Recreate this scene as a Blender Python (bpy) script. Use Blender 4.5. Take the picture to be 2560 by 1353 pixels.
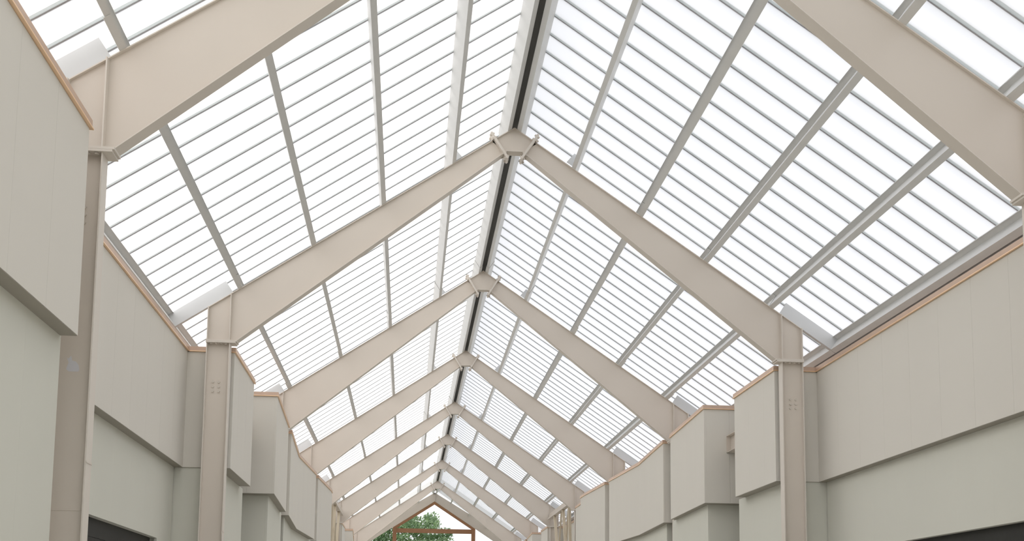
import bpy, bmesh, math, random
from mathutils import Vector, Matrix
SC = bpy.context.scene
COL = SC.collection
for o in list(bpy.data.objects): bpy.data.objects.remove(o)

# ---------------------------------------------------------------- camera
D = 7.5; EYE = 1.6; CX = 1.6808
pitch, yaw, roll = 0.1138, 0.0955, 0.0101
F = Vector((math.sin(yaw)*math.cos(pitch), math.cos(yaw)*math.cos(pitch), math.sin(pitch)))
R0 = Vector((math.cos(yaw), -math.sin(yaw), 0)); U0 = R0.cross(F)
Rv = R0*math.cos(roll)+U0*math.sin(roll); Uv = -R0*math.sin(roll)+U0*math.cos(roll)
cam = bpy.data.cameras.new('camera'); co = bpy.data.objects.new('camera', cam); COL.objects.link(co)
M = Matrix((( Rv.x, Uv.x, -F.x, 0), (Rv.y, Uv.y, -F.y, 0), (Rv.z, Uv.z, -F.z, EYE), (0, 0, 0, 1)))
co.matrix_world = M
cam.sensor_fit = 'HORIZONTAL'; cam.sensor_width = 36
cam.lens = 2718.3/2560*36
cam.shift_x = 0; cam.shift_y = (1256.6-676.5)/2560
cam.clip_start = 0.05; cam.clip_end = 1000
SC.camera = co

# ---------------------------------------------------------------- sky, sun, exposure
w = bpy.data.worlds.new('sky'); SC.world = w; w.use_nodes = True
nt = w.node_tree; nt.nodes.clear()
wo = nt.nodes.new('ShaderNodeOutputWorld'); bg = nt.nodes.new('ShaderNodeBackground')
tc = nt.nodes.new('ShaderNodeTexCoord'); sp = nt.nodes.new('ShaderNodeSeparateXYZ'); rp = nt.nodes.new('ShaderNodeValToRGB')
nt.links.new(tc.outputs['Generated'], sp.inputs[0]); nt.links.new(sp.outputs['Z'], rp.inputs[0])
rp.color_ramp.elements[0].position = 0.0; rp.color_ramp.elements[0].color = (.965, .975, 1, 1)
rp.color_ramp.elements[1].position = 0.7; rp.color_ramp.elements[1].color = (.94, .955, .985, 1)
nt.links.new(rp.outputs[0], bg.inputs[0]); bg.inputs[1].default_value = 1.22
nt.links.new(bg.outputs[0], wo.inputs[0])
sl_ = bpy.data.lights.new('sun', 'SUN'); so = bpy.data.objects.new('sun', sl_); COL.objects.link(so)
sl_.energy = 2.8; sl_.angle = math.radians(3); sl_.color = (1, .95, .86)
sd = Vector((0.75, 0.25, -0.61)).normalized()          # light travels to the right, away from the camera and down
so.rotation_euler = sd.to_track_quat('-Z', 'Y').to_euler()
so.location = (-20, -10, 30)
SC.view_settings.view_transform = 'Standard'; SC.view_settings.look = 'None'
SC.view_settings.exposure = 0.08; SC.view_settings.gamma = 1
SC.view_settings.use_curve_mapping = False

# ---------------------------------------------------------------- materials
def mat(name, col, rough=.6, metal=0., noise=0., nscale=3., spec=.3, bump=0., bscale=60., transl=None, col2=None, stretch=None):
    m = bpy.data.materials.new(name); m.use_nodes = True; t = m.node_tree; n = t.nodes; n.clear()
    out = n.new('ShaderNodeOutputMaterial'); b = n.new('ShaderNodeBsdfPrincipled')
    b.inputs['Roughness'].default_value = rough; b.inputs['Metallic'].default_value = metal
    b.inputs['Specular IOR Level'].default_value = spec
    tcn = n.new('ShaderNodeTexCoord')
    src = tcn.outputs['Object']
    if stretch:
        mp = n.new('ShaderNodeMapping'); mp.inputs['Scale'].default_value = stretch; t.links.new(src, mp.inputs[0]); src = mp.outputs[0]
    nz = n.new('ShaderNodeTexNoise'); nz.inputs['Scale'].default_value = nscale; nz.inputs['Detail'].default_value = 5
    t.links.new(src, nz.inputs['Vector'])
    mx = n.new('ShaderNodeMix'); mx.data_type = 'RGBA'
    c2 = col2 or tuple(c*(1-noise) for c in col)
    mx.inputs[6].default_value = (*col, 1); mx.inputs[7].default_value = (*c2, 1)
    t.links.new(nz.outputs['Fac'], mx.inputs[0]); t.links.new(mx.outputs[2], b.inputs['Base Color'])
    if bump:
        n2 = n.new('ShaderNodeTexNoise'); n2.inputs['Scale'].default_value = bscale; t.links.new(src, n2.inputs['Vector'])
        bp = n.new('ShaderNodeBump'); bp.inputs['Strength'].default_value = bump; bp.inputs['Distance'].default_value = .01
        t.links.new(n2.outputs['Fac'], bp.inputs['Height']); t.links.new(bp.outputs[0], b.inputs['Normal'])
    if transl:
        tr = n.new('ShaderNodeBsdfTranslucent'); tr.inputs[0].default_value = (*transl[1], 1)
        ms = n.new('ShaderNodeMixShader'); ms.inputs[0].default_value = transl[0]
        t.links.new(b.outputs[0], ms.inputs[1]); t.links.new(tr.outputs[0], ms.inputs[2]); t.links.new(ms.outputs[0], out.inputs[0])
    else:
        t.links.new(b.outputs[0], out.inputs[0])
    return m
MT = dict(
    frame=mat('warm_beige_steel_paint', (.725, .655, .58), .45, noise=.05, nscale=1.2, spec=.35),
    frame_edge=mat('beige_steel_edge', (.75, .69, .62), .5, noise=.04),
    galv=mat('galvanised_steel', (.78, .78, .765), .5, .0, noise=.10, nscale=5, spec=.4),
    galv_light=mat('bright_galvanised_plate', (.72, .73, .735), .5, .05, noise=.06, nscale=4),
    sheet=mat('translucent_white_sheet', (.90, .90, .90), .4, noise=.01, transl=(.80, (.97, .97, .99))),
    rib=mat('seam_cover_strip', (.84, .86, .86), .5, noise=.02, transl=(.85, (.865, .88, .88))),
    gasket=mat('grey_seam_gasket', (.60, .58, .59), .7, noise=.1, transl=(.3, (.6, .58, .6))),
    cap=mat('ridge_cap_metal', (.42, .42, .41), .6, .1, noise=.1),
    soffit=mat('grey_dense_roof_sheet', (.70, .71, .71), .6, noise=.05, transl=(.75, (.86, .86, .86))),
    wall=mat('off_white_wall_panel', (.765, .732, .668), .7, noise=.035, nscale=1.1, spec=.2, stretch=(1, 1, .25)),
    wall_low=mat('grey_green_wall_panel', (.73, .725, .65), .75, noise=.05, nscale=1.3, spec=.15, stretch=(1, 1, .3)),
    wall_back=mat('wall_backing', (.42, .41, .38), .8, noise=.05),
    copper=mat('copper_coping', (.70, .52, .41), .42, .4, noise=.15, nscale=6),
    copper_edge=mat('bright_copper_drip', (.95, .68, .45), .3, .5, noise=.05),
    lip=mat('dark_drip_lip', (.40, .375, .32), .8, noise=.1),
    dark=mat('charcoal_shutter', (.020, .020, .018), .7, noise=.4, nscale=9),  # near-black colour carries the darkness of the unlit room
    dark_slat=mat('charcoal_slat', (.034, .034, .031), .6, noise=.3, nscale=9),  # slightly paler near-black for the stripes in the unlit opening
    bolt=mat('bolt_steel', (.68, .62, .55), .5, noise=.05),
    patch=mat('pale_primer_patch', (.72, .71, .74), .7, noise=.05),
    rust=mat('rust_red_steel', (.36, .17, .10), .6, noise=.3, nscale=5, col2=(.42, .24, .13)),
    tan=mat('tan_strut_paint', (.68, .59, .45), .6, noise=.08),
    concrete=mat('concrete_floor', (.68, .65, .60), .8, noise=.12, nscale=.8, bump=.2),
    grass=mat('grass_ground', (.10, .16, .05), .9, noise=.5, nscale=.6),
    bark=mat('tree_bark', (.12, .09, .06), .9, noise=.4, nscale=8),
    leaf=mat('tree_leaf', (.34, .44, .24), .5, noise=.3, nscale=.9, col2=(.14, .24, .17), transl=(.35, (.32, .46, .20))),
    outer=mat('outer_roof_membrane', (.5, .5, .48), .8, noise=.1),
)

# ---------------------------------------------------------------- mesh helpers
class MB:
    def __init__(s): s.v = []; s.f = []
    def box(s, x0, x1, y0, y1, z0, z1):
        b = len(s.v)
        s.v += [(x, y, z) for x in (x0, x1) for y in (y0, y1) for z in (z0, z1)]
        for f in ((0,1,3,2),(4,6,7,5),(0,4,5,1),(2,3,7,6),(0,2,6,4),(1,5,7,3)): s.f.append([b+i for i in f])
        return s
    def prism(s, poly, e0, e1):
        """poly: list of 3-vectors, extruded: the polygon offset by e0 and by e1"""
        n = len(poly); b = len(s.v); e0 = Vector(e0); e1 = Vector(e1)
        s.v += [tuple(Vector(p)+e0) for p in poly]+[tuple(Vector(p)+e1) for p in poly]
        s.f.append(list(range(b, b+n))[::-1]); s.f.append(list(range(b+n, b+2*n)))
        for i in range(n):
            j = (i+1) % n; s.f.append([b+i, b+j, b+n+j, b+n+i])
        return s
    def bar(s, a, b_, w, h, up=(0, 0, 1)):
        a = Vector(a); b_ = Vector(b_); d = (b_-a).normalized(); x = d.cross(Vector(up)).normalized(); u = x.cross(d)
        p = [a+x*w/2+u*h/2, a-x*w/2+u*h/2, a-x*w/2-u*h/2, a+x*w/2-u*h/2]
        return s.prism(p, (0, 0, 0), b_-a)
    def mesh(s, name, mats, smooth=False):
        me = bpy.data.meshes.new(name); me.from_pydata(s.v, [], s.f)
        bm = bmesh.new(); bm.from_mesh(me); bmesh.ops.recalc_face_normals(bm, faces=bm.faces); bm.to_mesh(me); bm.free()
        for m in (mats if isinstance(mats, list) else [mats]): me.materials.append(m)
        if smooth:
            for p in me.polygons: p.use_smooth = True
        return me
    def build(s, name, m, parent=None, loc=None):
        return obj(name, s.mesh(name, m), parent, loc)
def obj(name, me, parent=None, loc=None):
    o = bpy.data.objects.new(name, me); COL.objects.link(o)
    if parent: o.parent = parent
    if loc: o.location = loc
    return o
def empty(name, loc=(0, 0, 0), parent=None):
    o = bpy.data.objects.new(name, None); COL.objects.link(o); o.location = loc; o.empty_display_size = .3
    if parent: o.parent = parent
    return o
def tag(o, label=None, cat=None, group=None, kind=None):
    for k, v in (('label', label), ('category', cat), ('group', group), ('kind', kind)):
        if v: o[k] = v
    return o
def kids(o): return [c for c in CH.get(o.name, [])]

# ---------------------------------------------------------------- building dimensions
AZ = 10.1305; SLOPE = .67123; TH = math.atan(SLOPE); ST, CT = math.sin(TH), math.cos(TH)
FY = [10.295, 17.795, 25.42, 33.11, 40.91, 48.02, 55.66, 63.81]      # frames, nearest first
GY = 69.9                                                              # gable frame
def top(a): return AZ-SLOPE*abs(a)
def sp_(s, a, n, t=0):        # side, distance from ridge, normal offset, uphill shift -> x, z (x relative to the ridge line)
    return s*(a-t*CT+n*ST), AZ-SLOPE*a+t*ST+n*CT
PD = .228                     # purlin depth

# ================================================================ floor and ground
f_ = MB().box(CX-9, CX+9, -10, 70, -.15, 0).build('floor', MT['concrete']); tag(f_, 'grey concrete floor of the gallery', None, None, 'structure')
g_ = MB().box(-140, 140, -60, 260, -.4, -.16).build('ground', MT['grass']); tag(g_, 'grass ground outside the gallery', None, None, 'structure')

# ================================================================ walls
ZL, ZT = 4.135, 6.065; BW = .87
P_UP = [  # (polyline of inner face: (dX, Y) ...) for one four-bay period, near frame at 10.295
    [(5.36, 9.80), (5.36, 18.00)],
    [(4.60, 18.00), (4.60, 20.33)],
    [(4.295, 21.42), (4.44, 24.86)],
    [(4.455, 25.64), (4.63, 29.25), (4.455, 32.75)],
    [(4.445, 33.40), (4.28, 36.60), (4.28, 37.2)],
    [(4.60, 38.2), (4.60, 40.38)],
]
blocks = [[(4.64, -6.0), (4.64, 9.77)]]
for k in (0, 1):
    for pl in P_UP: blocks.append([(x, y+30.6*k) for x, y in pl])
blocks = [b for b in blocks if b[0][1] < 69]
blocks = [[(x, min(y, 69.6)) for x, y in b] for b in blocks]
def low_poly(b):
    """lower wall: set back from the upper one and shifted along"""
    ins = .15; near, far = .30, .42
    if b[0][0] > 5.2: near, far = .02, .0
    if b[0][1] < -5: near, far = 0, .02
    if b[0][0] == 4.60 and abs(b[0][1] % 30.6-18.0) < .1: near = .02
    if b[0][0] in (4.64,): ins = .15
    if b[0][0] == 4.60: ins = .20
    q = [(x+ins, y) for x, y in b]
    q[0] = (q[0][0], q[0][1]+near); q[-1] = (q[-1][0], q[-1][1]+far)
    return q
OUT = 7.3
for s, side in ((-1, 'left'), (1, 'right')):
    W = empty('wall_'+side, (CX, 0, 0)); tag(W, 'stepped %s wall of pale cladding panels under a copper coping' % side, None, None, 'structure')
    def boards(q, z0, z1, m, name, endnear=True, endfar=True, door=None):
        gap = .0012 if name == 'wall_panel' else .0004
        pts = [(OUT, q[0][1])] + list(q) + [(OUT, q[-1][1])]
        th = .045
        for i in range(len(pts)-1):
            if (i == 0 and not endnear) or (i == len(pts)-2 and not endfar): continue
            (xa, ya), (xb, yb) = pts[i], pts[i+1]
            L = math.hypot(xb-xa, yb-ya)
            if i == 0: order = (1, 0)          # start the boards at the inner corner
            elif i == len(pts)-2: order = (0, 1)
            else: order = (1, 0)
            A = (xa, ya) if order[0] == 0 else (xb, yb); B = (xb, yb) if order[0] == 0 else (xa, ya)
            d = ((B[0]-A[0])/L, (B[1]-A[1])/L)
            if i in (0, len(pts)-2): A = (A[0]+th+.001, A[1]); L -= th+.001
            # outward (towards the hall / the opening) normal
            if i == 0: nrm = (0, -1)
            elif i == len(pts)-2: nrm = (0, 1)
            else:
                nrm = (d[1], -d[0])
                if nrm[0] > 0: nrm = (-nrm[0], -nrm[1])
            first = .485 if (i == 0 and q[0][0] < 4.55) else BW
            t = 0.; k = 0
            while t < L-.02:
                wdt = first if k == 0 else BW
                e = min(t+wdt, L)
                if e > L-.12: e = L
                g0 = 0 if t == 0 else gap; g1 = 0 if e == L else gap
                p0 = (A[0]+d[0]*(t+g0), A[1]+d[1]*(t+g0)); p1 = (A[0]+d[0]*(e-g1), A[1]+d[1]*(e-g1))
                zz0 = z0
                if door and min(p0[1], p1[1]) > door[0]-.01 and max(p0[1], p1[1]) < door[1]+.01: zz0 = door[2]
                mb = MB().prism([(s*p0[0], p0[1], zz0), (s*p1[0], p1[1], zz0), (s*p1[0], p1[1], z1), (s*p0[0], p0[1], z1)],
                                (0, 0, 0), (-s*nrm[0]*th, -nrm[1]*th, 0))
                mb.build(name, m, W)
                t = e; k += 1
    def body(q, z0, z1, m, name, inset=.047, cut=None):
        """the solid core behind the boards"""
        pts = [(x+inset, y) for x, y in q]
        pts[0] = (pts[0][0], pts[0][1]+inset); pts[-1] = (pts[-1][0], pts[-1][1]-inset)
        poly = [(s*x, y, z0) for x, y in pts]+[(s*OUT, pts[-1][1], z0), (s*OUT, pts[0][1], z0)]
        MB().prism(poly, (0, 0, 0), (0, 0, z1-z0)).build(name, m, W)
    for bi, b in enumerate(blocks):
        deep = b[0][0] > 5.2
        en = b[0][1] > -5
        ef = not deep
        boards(b, ZL, ZT-.002, MT['wall'], 'wall_panel', endnear=en and not deep, endfar=ef)
        body(b, ZL+.004, ZT-.004, MT['wall'], 'upper_wall_core')
        # thin dark sheet under the upper cladding, then copper coping above
        pts = [(OUT, b[0][1])]+list(b)+[(OUT, b[-1][1])]
        if deep: pts = pts[1:-1]
        cop = MB(); edge = MB()
        lower = [(s*(x-.012), y) for x, y in b]
        y0, y1 = b[0][1], b[-1][1]
        poly = [(s*(x-.02), y, 0) for x, y in b]
        poly[0] = (poly[0][0], poly[0][1]-(0 if deep else .02), 0); poly[-1] = (poly[-1][0], poly[-1][1]+(0 if deep else .02), 0)
        full = poly+[(s*OUT, poly[-1][1], 0), (s*OUT, poly[0][1], 0)]
        cop.prism(full, (0, 0, ZT+.014), (0, 0, ZT+.085)).build('copper_coping', MT['copper'], W)
        poly2 = [(s*(x-.032), y, 0) for x, y in b]
        poly2[0] = (poly2[0][0], poly2[0][1]-(0 if deep else .032), 0); poly2[-1] = (poly2[-1][0], poly2[-1][1]+(0 if deep else .032), 0)
        full2 = poly2+[(s*OUT, poly2[-1][1], 0), (s*OUT, poly2[0][1], 0)]
        edge.prism(full2, (0, 0, ZT), (0, 0, ZT+.013)).build('coping_drip_edge', MT['copper_edge'], W)
        # thin sheet, darker than the upper cladding, across its projecting underside
        tr_ = [(s*(x+.004), y, 0) for x, y in b]
        tr_[0] = (tr_[0][0], tr_[0][1]+.004, 0); tr_[-1] = (tr_[-1][0], tr_[-1][1]-.004, 0)
        MB().prism(tr_+[(s*OUT, tr_[-1][1], 0), (s*OUT, tr_[0][1], 0)], (0, 0, ZL-.006), (0, 0, ZL-.0005)).build('soffit_trim', MT['lip'], W)
        # lower wall
        q = low_poly(b)
        door = None
        if deep:
            yd = b[0][1]; door = (yd+1.23, yd+7.23, 2.895)
            cuts = [q[0], (q[0][0], door[0]), (q[0][0], door[1]), q[-1]]
            x = q[0][0]-.01
            q = [(x, q[0][1]), (x, q[-1][1])]
            boards([(x, q[0][1]), (x, door[0])], 0, ZL, MT['wall_low'], 'lower_wall_panel', False, False)
            boards([(x, door[0]), (x, door[1])], door[2], ZL, MT['wall_low'], 'lower_wall_panel', False, False)
            boards([(x, door[1]), (x, q[-1][1])], 0, ZL, MT['wall_low'], 'lower_wall_panel', False, False)
            body([(x, q[0][1]), (x, door[0])], 0, ZL, MT['wall_low'], 'lower_wall_core')
            body([(x, door[0]-.047), (x, door[1]+.047)], door[2], ZL, MT['wall_low'], 'lower_wall_core')
            body([(x, door[1]), (x, q[-1][1])], 0, ZL, MT['wall_low'], 'lower_wall_core')
        else:
            boards(q, 0, ZL, MT['wall_low'], 'lower_wall_panel', endnear=en, endfar=True)
            body(q, 0, ZL, MT['wall_low'], 'lower_wall_core')
    # recess walls behind the slots (far side of each step)
    MB().box(s*(OUT-.3) if s > 0 else -OUT, s*OUT if s > 0 else -(OUT-.3), -6, 69.6, 0, ZT-.01).build('recess_wall', MT['wall'], W)
    # flat roof beyond the wall head, extended over the recesses to block light leaks
    MB().box(min(s*5.76, s*11), max(s*5.76, s*11), -6, 69.6, ZT-.055, ZT-.015).build('outer_flat_roof', MT['outer'], W)
    # striped near-black panels painted in place of the unlit rooms behind the deep-bay doorways
    nd = 1 if s < 0 else 2
    for k, yd in enumerate((9.80, 40.4)):
        if k == 1 and False: continue
        Dn = empty('door_%d' % (nd+2*k), (CX, 0, 0)); tag(Dn, 'wide dark shuttered doorway in the %s wall, %s bay' % (side, 'nearest' if k == 0 else 'far'), None, None, 'structure')
        y0, y1 = yd+1.23+.05, yd+7.23-.05
        xf = 5.62
        MB().box(min(s*xf, s*(xf+.04)), max(s*xf, s*(xf+.04)), y0-.1, y1+.1, 0, 2.93).build('shutter_back', MT['dark'], Dn)
        me = MB().box(min(s*(xf-.025), s*xf), max(s*(xf-.025), s*xf), y0, y1, 0, .235).mesh('slat', MT['dark_slat'])
        for j in range(12):
            obj('slat', me, Dn, (0, 0, .02+j*.24))
    # short steel beam stubs bridging the step in the wall
    for k in (0, 1):
        St = MB(); zt = 5.52; zb = 5.172; x0 = 4.76; y0, y1 = 20.33+30.6*k, 21.42+30.6*k
        if y1 > 60: continue
        St.box(s*x0 - (.10 if s < 0 else 0) if False else min(s*x0, s*(x0+.2)), max(s*x0, s*(x0+.2)), y0, y1, zt-.012, zt)
        St.box(min(s*x0, s*(x0+.2)), max(s*x0, s*(x0+.2)), y0, y1, zb, zb+.012)
        St.box(min(s*(x0+.09), s*(x0+.11)), max(s*(x0+.09), s*(x0+.11)), y0, y1, zb+.01, zt-.01)
        St.box(min(s*x0, s*(x0+.2)), max(s*x0, s*(x0+.2)), y1-.012, y1, zb, zt)
        o = St.build('steel_beam', MT['frame'], None, (CX, 0, 0))
        tag(o, 'short beige steel I-beam bridging the gap between wall boxes, %s side, %s' % (side, ('nearer one' if k == 0 else 'far one')), 'beam')

# ================================================================ roof: translucent sheets, ribs, purlins
PIT = .4905; YR = 17.40
k0 = int(math.floor((-4-YR)/PIT)); k1 = int(math.floor((FY[7]-YR)/PIT))
EAVE = 5.84; NS = PD+.006
for s, side in ((-1, 'left'), (1, 'right')):
    C_ = empty('ceiling', (CX, 0, 0)); tag(C_, '%s slope of the translucent white panel roof with its purlins' % side, None, None, 'structure')
    xe, ze = sp_(s, EAVE, NS); xr, zr = sp_(s, .02-NS*ST, NS)
    up = Vector((sp_(s, 0, 1)[0]-sp_(s, 0, 0)[0], 0, sp_(s, 0, 1)[1]-sp_(s, 0, 0)[1]))
    E_, R_ = Vector((xe, 0, ze)), Vector((xr, 0, zr))
    hw = .036; hh = .035
    # flat pan between two ribs, a thin sheet with turned-up edges
    me = bpy.data.meshes.new('roof_panel')
    prof = [(-PIT/2+hw-.004, hh), (-PIT/2+hw, 0), (PIT/2-hw, 0), (PIT/2-hw+.004, hh)]
    v = [tuple(E_+Vector((0, y, 0))+up*n) for y, n in prof]+[tuple(R_+Vector((0, y, 0))+up*n) for y, n in prof]
    me.from_pydata(v, [], [(0, 1, 5, 4), (1, 2, 6, 5), (2, 3, 7, 6)]); me.materials.append(MT['sheet'])
    # rib cover over the joint, with its gasket line along the far edge
    rb = MB(); pr = [(-hw-.008, hh-.002), (hw+.008, hh-.002), (hw+.004, hh+.012), (-hw-.004, hh+.012)]
    rb.prism([tuple(E_+Vector((0, y, 0))+up*n) for y, n in pr], (0, 0, 0), R_-E_)
    mr = rb.mesh('seam_rib', [MT['rib'], MT['gasket']])
    gk = MB(); pg = [(hw-.012, -.003), (hw-.003, -.003), (hw-.003, .022), (hw-.012, .022)]
    gk.prism([tuple(E_+Vector((0, y, 0))+up*n) for y, n in pg], (0, 0, 0), R_-E_)
    mg = gk.mesh('seam_gasket', MT['gasket'])
    fl = MB(); pf = [(-hw+.000, .006), (hw-.014, .006), (hw-.014, .010), (-hw, .010)]
    fl.prism([tuple(E_+Vector((0, y, 0))+up*n) for y, n in pf], (0, 0, 0), R_-E_)
    mf = fl.mesh('seam_strip', MT['rib'])
    for k in range(k0, k1+1):
        y = YR+k*PIT
        obj('roof_panel', me, C_, (0, y+PIT/2, 0))
        r_ = obj('seam_rib', mr, C_, (0, y, 0))
        obj('seam_gasket', mg, r_); obj('seam_strip', mf, r_)
    yb0 = YR+(k1+1)*PIT
    MB().prism([tuple(E_), tuple(R_), tuple(R_+up*.03), tuple(E_+up*.03)], (0, yb0-.1, 0), (0, GY+.5, 0)).build('solid_end_panel', MT['soffit'], C_)
    # purlins
    def cprof(a, n0=0., dep=PD, fw=.083, lp=.032, th=.004, ga=0.):
        """C section opening uphill; points as (t uphill, n)"""
        o = [(0, 0), (fw, 0), (fw, lp), (fw-th, lp), (fw-th, th), (th, th), (th, dep-th), (fw-th, dep-th), (fw-th, dep-lp), (fw, dep-lp), (fw, dep), (0, dep)]
        return [(sp_(s, a, n0+n-ga, t+ga)[0], 0, sp_(s, a, n0+n-ga, t+ga)[1]) for t, n in o]
    def zprof(a, n0=0., dep=PD, fw=.083, lp=.024, th=.004):
        """Z section: bottom flange downhill of the web, top flange uphill"""
        o = [(0, 0), (-fw, 0), (-fw, lp), (-fw+th, lp), (-fw+th, th), (0, th), (0, dep), (fw, dep), (fw, dep-lp), (fw-th, dep-lp), (fw-th, dep-th), (th, dep-th), (th, 0)]
        return [(sp_(s, a, n0+n, t)[0], 0, sp_(s, a, n0+n, t)[1]) for t, n in o]
    lines = [('purlin', 4.485 if s < 0 else 4.450, .072 if s < 0 else .083), ('purlin', 3.305, .083), ('purlin', 2.163, .083), ('purlin', 1.058, .075), ('ridge_purlin', .116, .085)]
    ys = [-4.2]+FY+[GY]
    for j in range(len(ys)-1):
        ya, yb = ys[j], ys[j+1]
        for nm, a, fw in lines:
            lap = .62 if nm == 'purlin' else .45
            g = .0 if j % 2 else .005
            dep = PD if j % 2 else PD-.010
            # neighbouring lengths lap at every frame, the nested one a few millimetres inside the other
            if a > 2: prof = zprof(a, .0, dep, fw) if j % 2 else zprof(a-.006, .006, dep-.004, fw-.010)
            else: prof = cprof(a, .0, dep, fw) if j % 2 else cprof(a-.007, .006, dep-.004, fw-.012)
            MB().prism(prof, (0, ya-(lap if j % 2 else .05), 0), (0, yb+(lap if j % 2 else .05), 0)).build(nm, MT['galv'], C_)
        # eave strut, ends short of the frame line where the outrigger carries it
        MB().prism(zprof(5.535, .0, PD, .10), (0, ya+.0, 0), (0, yb-.02, 0)).build('eave_purlin', MT['galv'], C_)
    # eave flashing closing the edge of the sheets
    p0 = sp_(s, 5.80, PD-.01); p1 = sp_(s, 5.80, .02)
    # ridge cap half over the joint of the two slopes, and the dark closure seen between the ridge purlins
    z0 = AZ+(PD+.055)/CT
    MB().prism([(0, 0, z0), (s*.20, 0, z0-.20*SLOPE), (s*.20, 0, z0-.20*SLOPE+.012), (0, 0, z0+.012)], (0, -4.2, 0), (0, GY+.5, 0)).build('ridge_cap', MT['cap'], C_)
    MB().prism([(0, 0, AZ+.215), (s*.17, 0, AZ+.215-.17*SLOPE), (s*.17, 0, AZ+.221-.17*SLOPE), (0, 0, AZ+.221)], (0, -4.2, 0), (0, GY, 0)).build('ridge_closure_strip', MT['cap'], C_)
    # upright grey closure plate outside the eave purlin, down to the wall head
    MB().box(min(s*5.665, s*5.675), max(s*5.665, s*5.675), -4.2, GY, ZT-.04, 6.60).build('eave_closure_plate', MT['galv_light'], C_)

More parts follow.
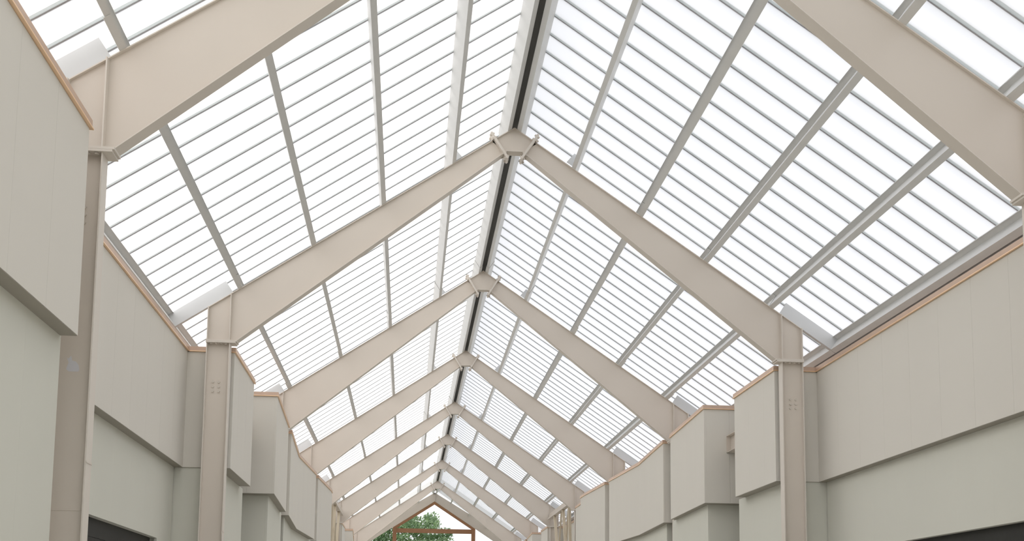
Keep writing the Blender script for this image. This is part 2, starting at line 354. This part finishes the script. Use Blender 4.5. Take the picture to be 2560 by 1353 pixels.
# ================================================================ portal frames
FW2 = .088     # half flange width
def rafter_pts(s, dz):
    zp = 6.205-dz
    return [(s*.345, top(.345)), (s*5.0, top(5.0)), (s*5.0, zp), (s*4.54, zp), (s*1.30, 8.765-dz*.45), (s*.155, 9.675-dz*.3)]
def make_frame(dz, bolts=True):
    T = empty('portal_frame')
    zp = 6.205-dz
    for s in (-1, 1):
        # column: web, two flanges, cap plate
        c = MB().box(min(s*4.65, s*5.0), max(s*4.65, s*5.0), -.005, .005, 0, zp-.05).build('column', MT['frame'], T)
        MB().box(min(s*4.636, s*4.65), max(s*4.636, s*4.65), -FW2, FW2, 0, zp-.05).build('inner_flange', MT['frame_edge'], c)
        MB().box(min(s*5.0, s*5.014), max(s*5.0, s*5.014), -FW2, FW2, 0, zp-.05).build('outer_flange', MT['frame_edge'], c)
        MB().box(min(s*4.545, s*5.02), max(s*4.545, s*5.02), -.115, .115, zp-.05, zp-.027).build('cap_plate', MT['frame_edge'], c)
        # splice line where two lengths of flange meet
        MB().box(min(s*4.630, s*4.637), max(s*4.630, s*4.637), -FW2-.004, FW2+.004, 3.06, 3.075).build('flange_splice', MT['frame'], c)
        MB().box(min(s*4.65, s*5.0), max(s*4.65, s*5.0), -.009, .009, 2.62, 2.63).build('web_weld', MT['frame'], c)
        # six bolt heads in the column web
        for bx in (4.80, 4.895):
            for bz in (5.365, 5.442, 5.52):
                b = obj('bolt', BOLT, c, (s*bx, -.004, bz))
        # under-plate bolts
        for bx in (4.70, 4.78, 4.86, 4.94): obj('bolt', BOLT_V, c, (s*bx, -.07, zp-.052))
        # rafter: web + bottom flange + top flange
        P = rafter_pts(s, dz)
        r = MB().prism([(x, 0, z) for x, z in P], (0, -.005, 0), (0, .005, 0)).build('rafter', MT['frame'], T)
        bf = MB()
        bot = P[3:]
        for (xa, za), (xb, zb) in zip(bot[:-1], bot[1:]):
            bf.prism([(xa, 0, za), (xb, 0, zb), (xb, 0, zb-.014), (xa, 0, za-.014)], (0, -FW2, 0), (0, FW2, 0))
        bf.build('bottom_flange', MT['frame_edge'], r)
        MB().prism([(s*.345, 0, top(.345)+.002), (s*5.02, 0, top(5.02)+.002), (s*5.02, 0, top(5.02)-.012), (s*.345, 0, top(.345)-.012)], (0, -.045, 0), (0, .045, 0)).build('top_flange', MT['frame_edge'], r)
        MB().box(min(s*4.643, s*4.657), max(s*4.643, s*4.657), -FW2, FW2, zp, top(4.65)-.012).build('stiffener', MT['frame_edge'], r)
        MB().box(min(s*5.0, s*5.014), max(s*5.0, s*5.014), -FW2, FW2, zp, top(5.0)-.01).build('end_flange', MT['frame_edge'], r)
        MB().box(min(s*4.525, s*5.02), max(s*4.525, s*5.02), -.115, .115, zp-.026, zp).build('knee_plate', MT['frame_edge'], r)
        # end plate at the ridge joint: two plates bolted together
        a = Vector((s*.405, 0, 9.995)); b = Vector((s*.115, 0, 9.545-dz*.3)); d = (b-a).normalized(); n = Vector((d.z, 0, -d.x))
        if n.x*s < 0: n = -n
        MB().prism([a, b, b+n*.018, a+n*.018], (0, -.115, 0), (0, .115, 0)).build('splice_plate', MT['frame_edge'], r)
        MB().prism([a-n*.019, b-n*.019, b-n*.001, a-n*.001], (0, -.115, 0), (0, .115, 0)).build('splice_plate', MT['frame_edge'], r)
        for t in (.06, .20, .78, .93):
            p = a+(b-a)*t
            for yy in (-.075, .075):
                MB().prism([p-n*.045-d*.014, p-n*.045+d*.014, p+n*.045+d*.014, p+n*.045-d*.014], (0, yy-.014, 0), (0, yy+.014, 0)).build('bolt', MT['bolt'], r)
        # outrigger C channel on top of the rafter, reaching out over the wall to the eave
        q = [sp_(s, 4.625, .003), sp_(s, 4.625, PD), sp_(s, 5.60, PD), sp_(s, 5.585, .003)]
        og = MB().prism([(x, 0, z) for x, z in q], (0, -.030, 0), (0, -.026, 0)).build('outrigger', MT['galv_light'], T)
        for n0, n1 in ((.003, .008), (PD-.005, PD)):
            q = [sp_(s, 4.625, n0), sp_(s, 4.625, n1), sp_(s, 5.60, n1), sp_(s, 5.60, n0)]
            MB().prism([(x, 0, z) for x, z in q], (0, -.026, 0), (0, .05, 0)).build('channel_flange', MT['galv_light'], og)
        q = [sp_(s, .885+.01, .003), sp_(s, .985-PD*ST*.55, PD*.93), sp_(s, 1.056, PD*.98), sp_(s, 1.056, .003)]
        MB().prism([(x, 0, z) for x, z in q], (0, -.09, 0), (0, -.084, 0)).build('purlin_clip', MT['galv_light'], T)
    # ridge piece
    zf = 9.69-dz*.3
    k = [(-.385, top(.385)), (0, AZ), (.385, top(.385)), (.165, zf+.012), (.15, zf), (-.15, zf), (-.165, zf+.012)]
    rp_ = MB().prism([(x, 0, z) for x, z in k], (0, -.005, 0), (0, .005, 0)).build('ridge_piece', MT['frame'], T)
    MB().box(-.155, .155, -FW2, FW2, zf-.014, zf).build('bottom_flange', MT['frame_edge'], rp_)
    for s in (-1, 1):
        MB().prism([(0, 0, AZ), (s*.385, 0, top(.385)), (s*.385, 0, top(.385)-.012), (0, 0, AZ-.014)], (0, -.045, 0), (0, .045, 0)).build('top_flange', MT['frame_edge'], rp_)
    return T
def hexbolt(name, axis):
    v = MB(); r = .022; h = .017
    pts = [(math.cos(math.pi/3*i)*r, math.sin(math.pi/3*i)*r) for i in range(6)]
    if axis == 'y': v.prism([(x, 0, z) for x, z in pts], (0, -h, 0), (0, 0, 0))
    else: v.prism([(x, z, 0) for x, z in pts], (0, 0, -h), (0, 0, 0))
    return v.mesh(name, MT['bolt'])
BOLT = hexbolt('bolt', 'y'); BOLT_V = hexbolt('bolt_down', 'z')

fa = make_frame(0.0); fb = make_frame(.12)
CH = {}
for o in bpy.data.objects:
    if o.parent: CH.setdefault(o.parent.name, []).append(o)
def copy_tree(o, parent=None):
    c = o.copy(); COL.objects.link(c); c.parent = parent
    for ch in kids(o): copy_tree(ch, c)
    return c
names = ['nearest beige portal frame, cropped by the top edge, pale patch on its left column',
         'second beige portal frame from the camera, whose full gable crosses the picture',
         'third beige portal frame from the camera',
         'fourth beige portal frame from the camera',
         'fifth beige portal frame, beside the slanting tan struts',
         'sixth beige portal frame from the camera',
         'seventh beige portal frame, third before the open gable end',
         'eighth beige portal frame, last one before the gable end frame']
fa.location = (CX, FY[1], 0); frames = {1: fa}
fb.location = (CX, FY[0], 0); frames[0] = fb
for i in range(2, 8):
    c = copy_tree(fb); c.location = (CX, FY[i], 0); frames[i] = c
for i, f in frames.items(): tag(f, names[i], 'steel frame', 'portal frames along the gallery')
# pale patch on the nearest left column
pts = [(-4.885, 4.06), (-4.87, 4.045), (-4.845, 4.075), (-4.835, 4.03), (-4.80, 4.02), (-4.775, 3.99), (-4.765, 3.945), (-4.775, 3.925), (-4.86, 3.925), (-4.885, 3.945), (-4.875, 3.98), (-4.865, 4.01)]
pc = MB().prism([(x, 0, z) for x, z in pts], (0, -.0065, 0), (0, -.004, 0)).build('primer_patch', MT['patch'], fb); pc['label'] = 'pale lilac splotch on the column web'

# ================================================================ gable end
G = empty('gable_end_frame', (CX, GY, 0)); tag(G, 'beige gable end frame around the opening where the tree shows', 'steel frame')
for s in (-1, 1):
    P = [(0, 10.16), (s*4.9, 10.16-4.9*SLOPE*.91), (s*5.0, 10.16-5.0*SLOPE*.91), (s*5.0, 6.15), (s*4.5, 6.22), (0, 9.614)]
    r = MB().prism([(x, 0, z) for x, z in [(0, 10.16), (s*5.0, 10.16-5.0*.60), (s*5.0, 9.614-5*.655), (0, 9.614)]], (0, -.01, 0), (0, .01, 0)).build('rafter', MT['frame'], G)
    MB().prism([(0, 0, 9.614), (s*5.0, 0, 6.339), (s*5.0, 0, 6.319), (0, 0, 9.594)], (0, -.08, 0), (0, .08, 0)).build('bottom_flange', MT['frame_edge'], r)
    MB().box(min(s*4.55, s*5.0), max(s*4.55, s*5.0), -.1, .1, 0, 6.5).build('column', MT['frame'], G)
MB().box(-.03, .03, -.06, -.01, 9.62, 10.1).build('ridge_plate', MT['frame_edge'], G)
RY = .7
T = empty('rust_red_frame', (CX, GY+RY, 0)); tag(T, 'rust-red steel gable frame with a cross beam and two posts before the tree', 'steel frame')
def rz(z): return 1.6+(z-1.6)*(GY+RY)/GY
def rx(x): return (x+CX)*(GY+RY)/GY-CX
for s in (-1, 1):
    MB().prism([(rx(0), 0, rz(9.66)), (rx(s*2.50), 0, rz(8.02)), (rx(s*2.50), 0, rz(7.76)), (rx(0), 0, rz(9.39))], (0, -.05, 0), (0, .12, 0)).build('sloping_rail', MT['rust'], T)
    MB().box(rx(s*2.53)-.125, rx(s*2.53)+.125, -.04, .16, 0, rz(8.0)).build('post', MT['rust'], T)
MB().box(rx(-2.42), rx(2.40), 0, .12, rz(7.53), rz(7.81)).build('cross_beam', MT['rust'], T)

# ================================================================ lattice of tan struts between the fifth and sixth frames
for s, side in ((-1, 'left'), (1, 'right')):
    B = empty('strut_lattice', (CX, 0, 0)); tag(B, 'tan slanting struts under a level rail on the %s side past the wall boxes' % side, 'steel bracing')
    x = s*4.60; y0, y1 = FY[4]+.12, FY[5]-.12
    MB().box(min(x-.09, x+.09), max(x-.09, x+.09), y0, y1, 6.36, 6.42).build('rail', MT['frame'], B)
    MB().box(x-.02, x+.02, y0, y1, 6.42, 6.62).build('rail_web', MT['frame'], B)
    MB().box(x-.09, x+.09, y0, y1, 2.9, 3.0).build('bottom_rail', MT['tan'], B)
    for (ya, yb) in ((41.95, 40.9+.35), (43.7, 41.75), (46.2, 44.0)):
        MB().bar((x, ya, 6.36), (x, yb+.2, 3.0), .16, .10, (1, 0, 0)).build('strut', MT['tan'], B)
    for (ya, yb) in ((42.6, 43.9), (44.6, 46.2)):
        MB().bar((x+s*.06, ya, 6.36), (x+s*.06, yb, 3.0), .08, .06, (1, 0, 0)).build('thin_strut', MT['tan'], B)

# ================================================================ tree beyond the gable
random.seed(7)
Tr = empty('tree', (-.35, 100, -.16)); tag(Tr, 'leafy green tree seen through the open gable end', 'tree')
tb = MB()
def cone(mb, a, b, ra, rb, n=8):
    a = Vector(a); b = Vector(b); d = (b-a).normalized(); x = d.orthogonal().normalized(); y = d.cross(x)
    k = len(mb.v)
    for p, r in ((a, ra), (b, rb)):
        for i in range(n):
            t = 2*math.pi*i/n; mb.v.append(tuple(p+x*math.cos(t)*r+y*math.sin(t)*r))
    for i in range(n): mb.f.append([k+i, k+(i+1) % n, k+n+(i+1) % n, k+n+i])
cone(tb, (0, 0, 0), (0, 0, 6.5), .38, .22); 
for i in range(9):
    t = i*2.4; L = 2.5+random.random()*1.6
    cone(tb, (0, 0, 3.6+i*.5), (math.cos(t)*L, math.sin(t)*L, 5.6+i*.75), .13, .03, 6)
tb.build('trunk', MT['bark'], Tr)
lf = MB()
clumps = []
for i in range(190):
    while True:
        p = Vector((random.uniform(-1, 1), random.uniform(-1, 1), random.uniform(-1, 1)))
        if p.length < 1: break
    if p.length < .45: p = p.normalized()*(.45+random.random()*.5)
    sx = 4.3
    clumps.append((Vector((p.x*4.9-.2, p.y*3.8, 8.5+p.z*4.5)), .55+random.random()*.5))
for c, r in clumps:
    for j in range(150):
        d = Vector((random.gauss(0, 1), random.gauss(0, 1), random.gauss(0, 1))).normalized()
        p = c+Vector((d.x, d.y, d.z*.75))*r*(.65+.4*random.random())
        nrm = (d+Vector((random.gauss(0, .5), random.gauss(0, .5), random.gauss(0, .5)))).normalized()
        u = nrm.orthogonal().normalized(); v_ = nrm.cross(u); L = .10+random.random()*.07
        k = len(lf.v)
        lf.v += [tuple(p-u*L), tuple(p+v_*L*.55), tuple(p+u*L), tuple(p-v_*L*.55)]
        lf.f.append([k, k+1, k+2, k+3])
me = bpy.data.meshes.new('foliage'); me.from_pydata(lf.v, [], lf.f); me.materials.append(MT['leaf'])
fo = obj('foliage', me, Tr); fo['kind'] = 'stuff'
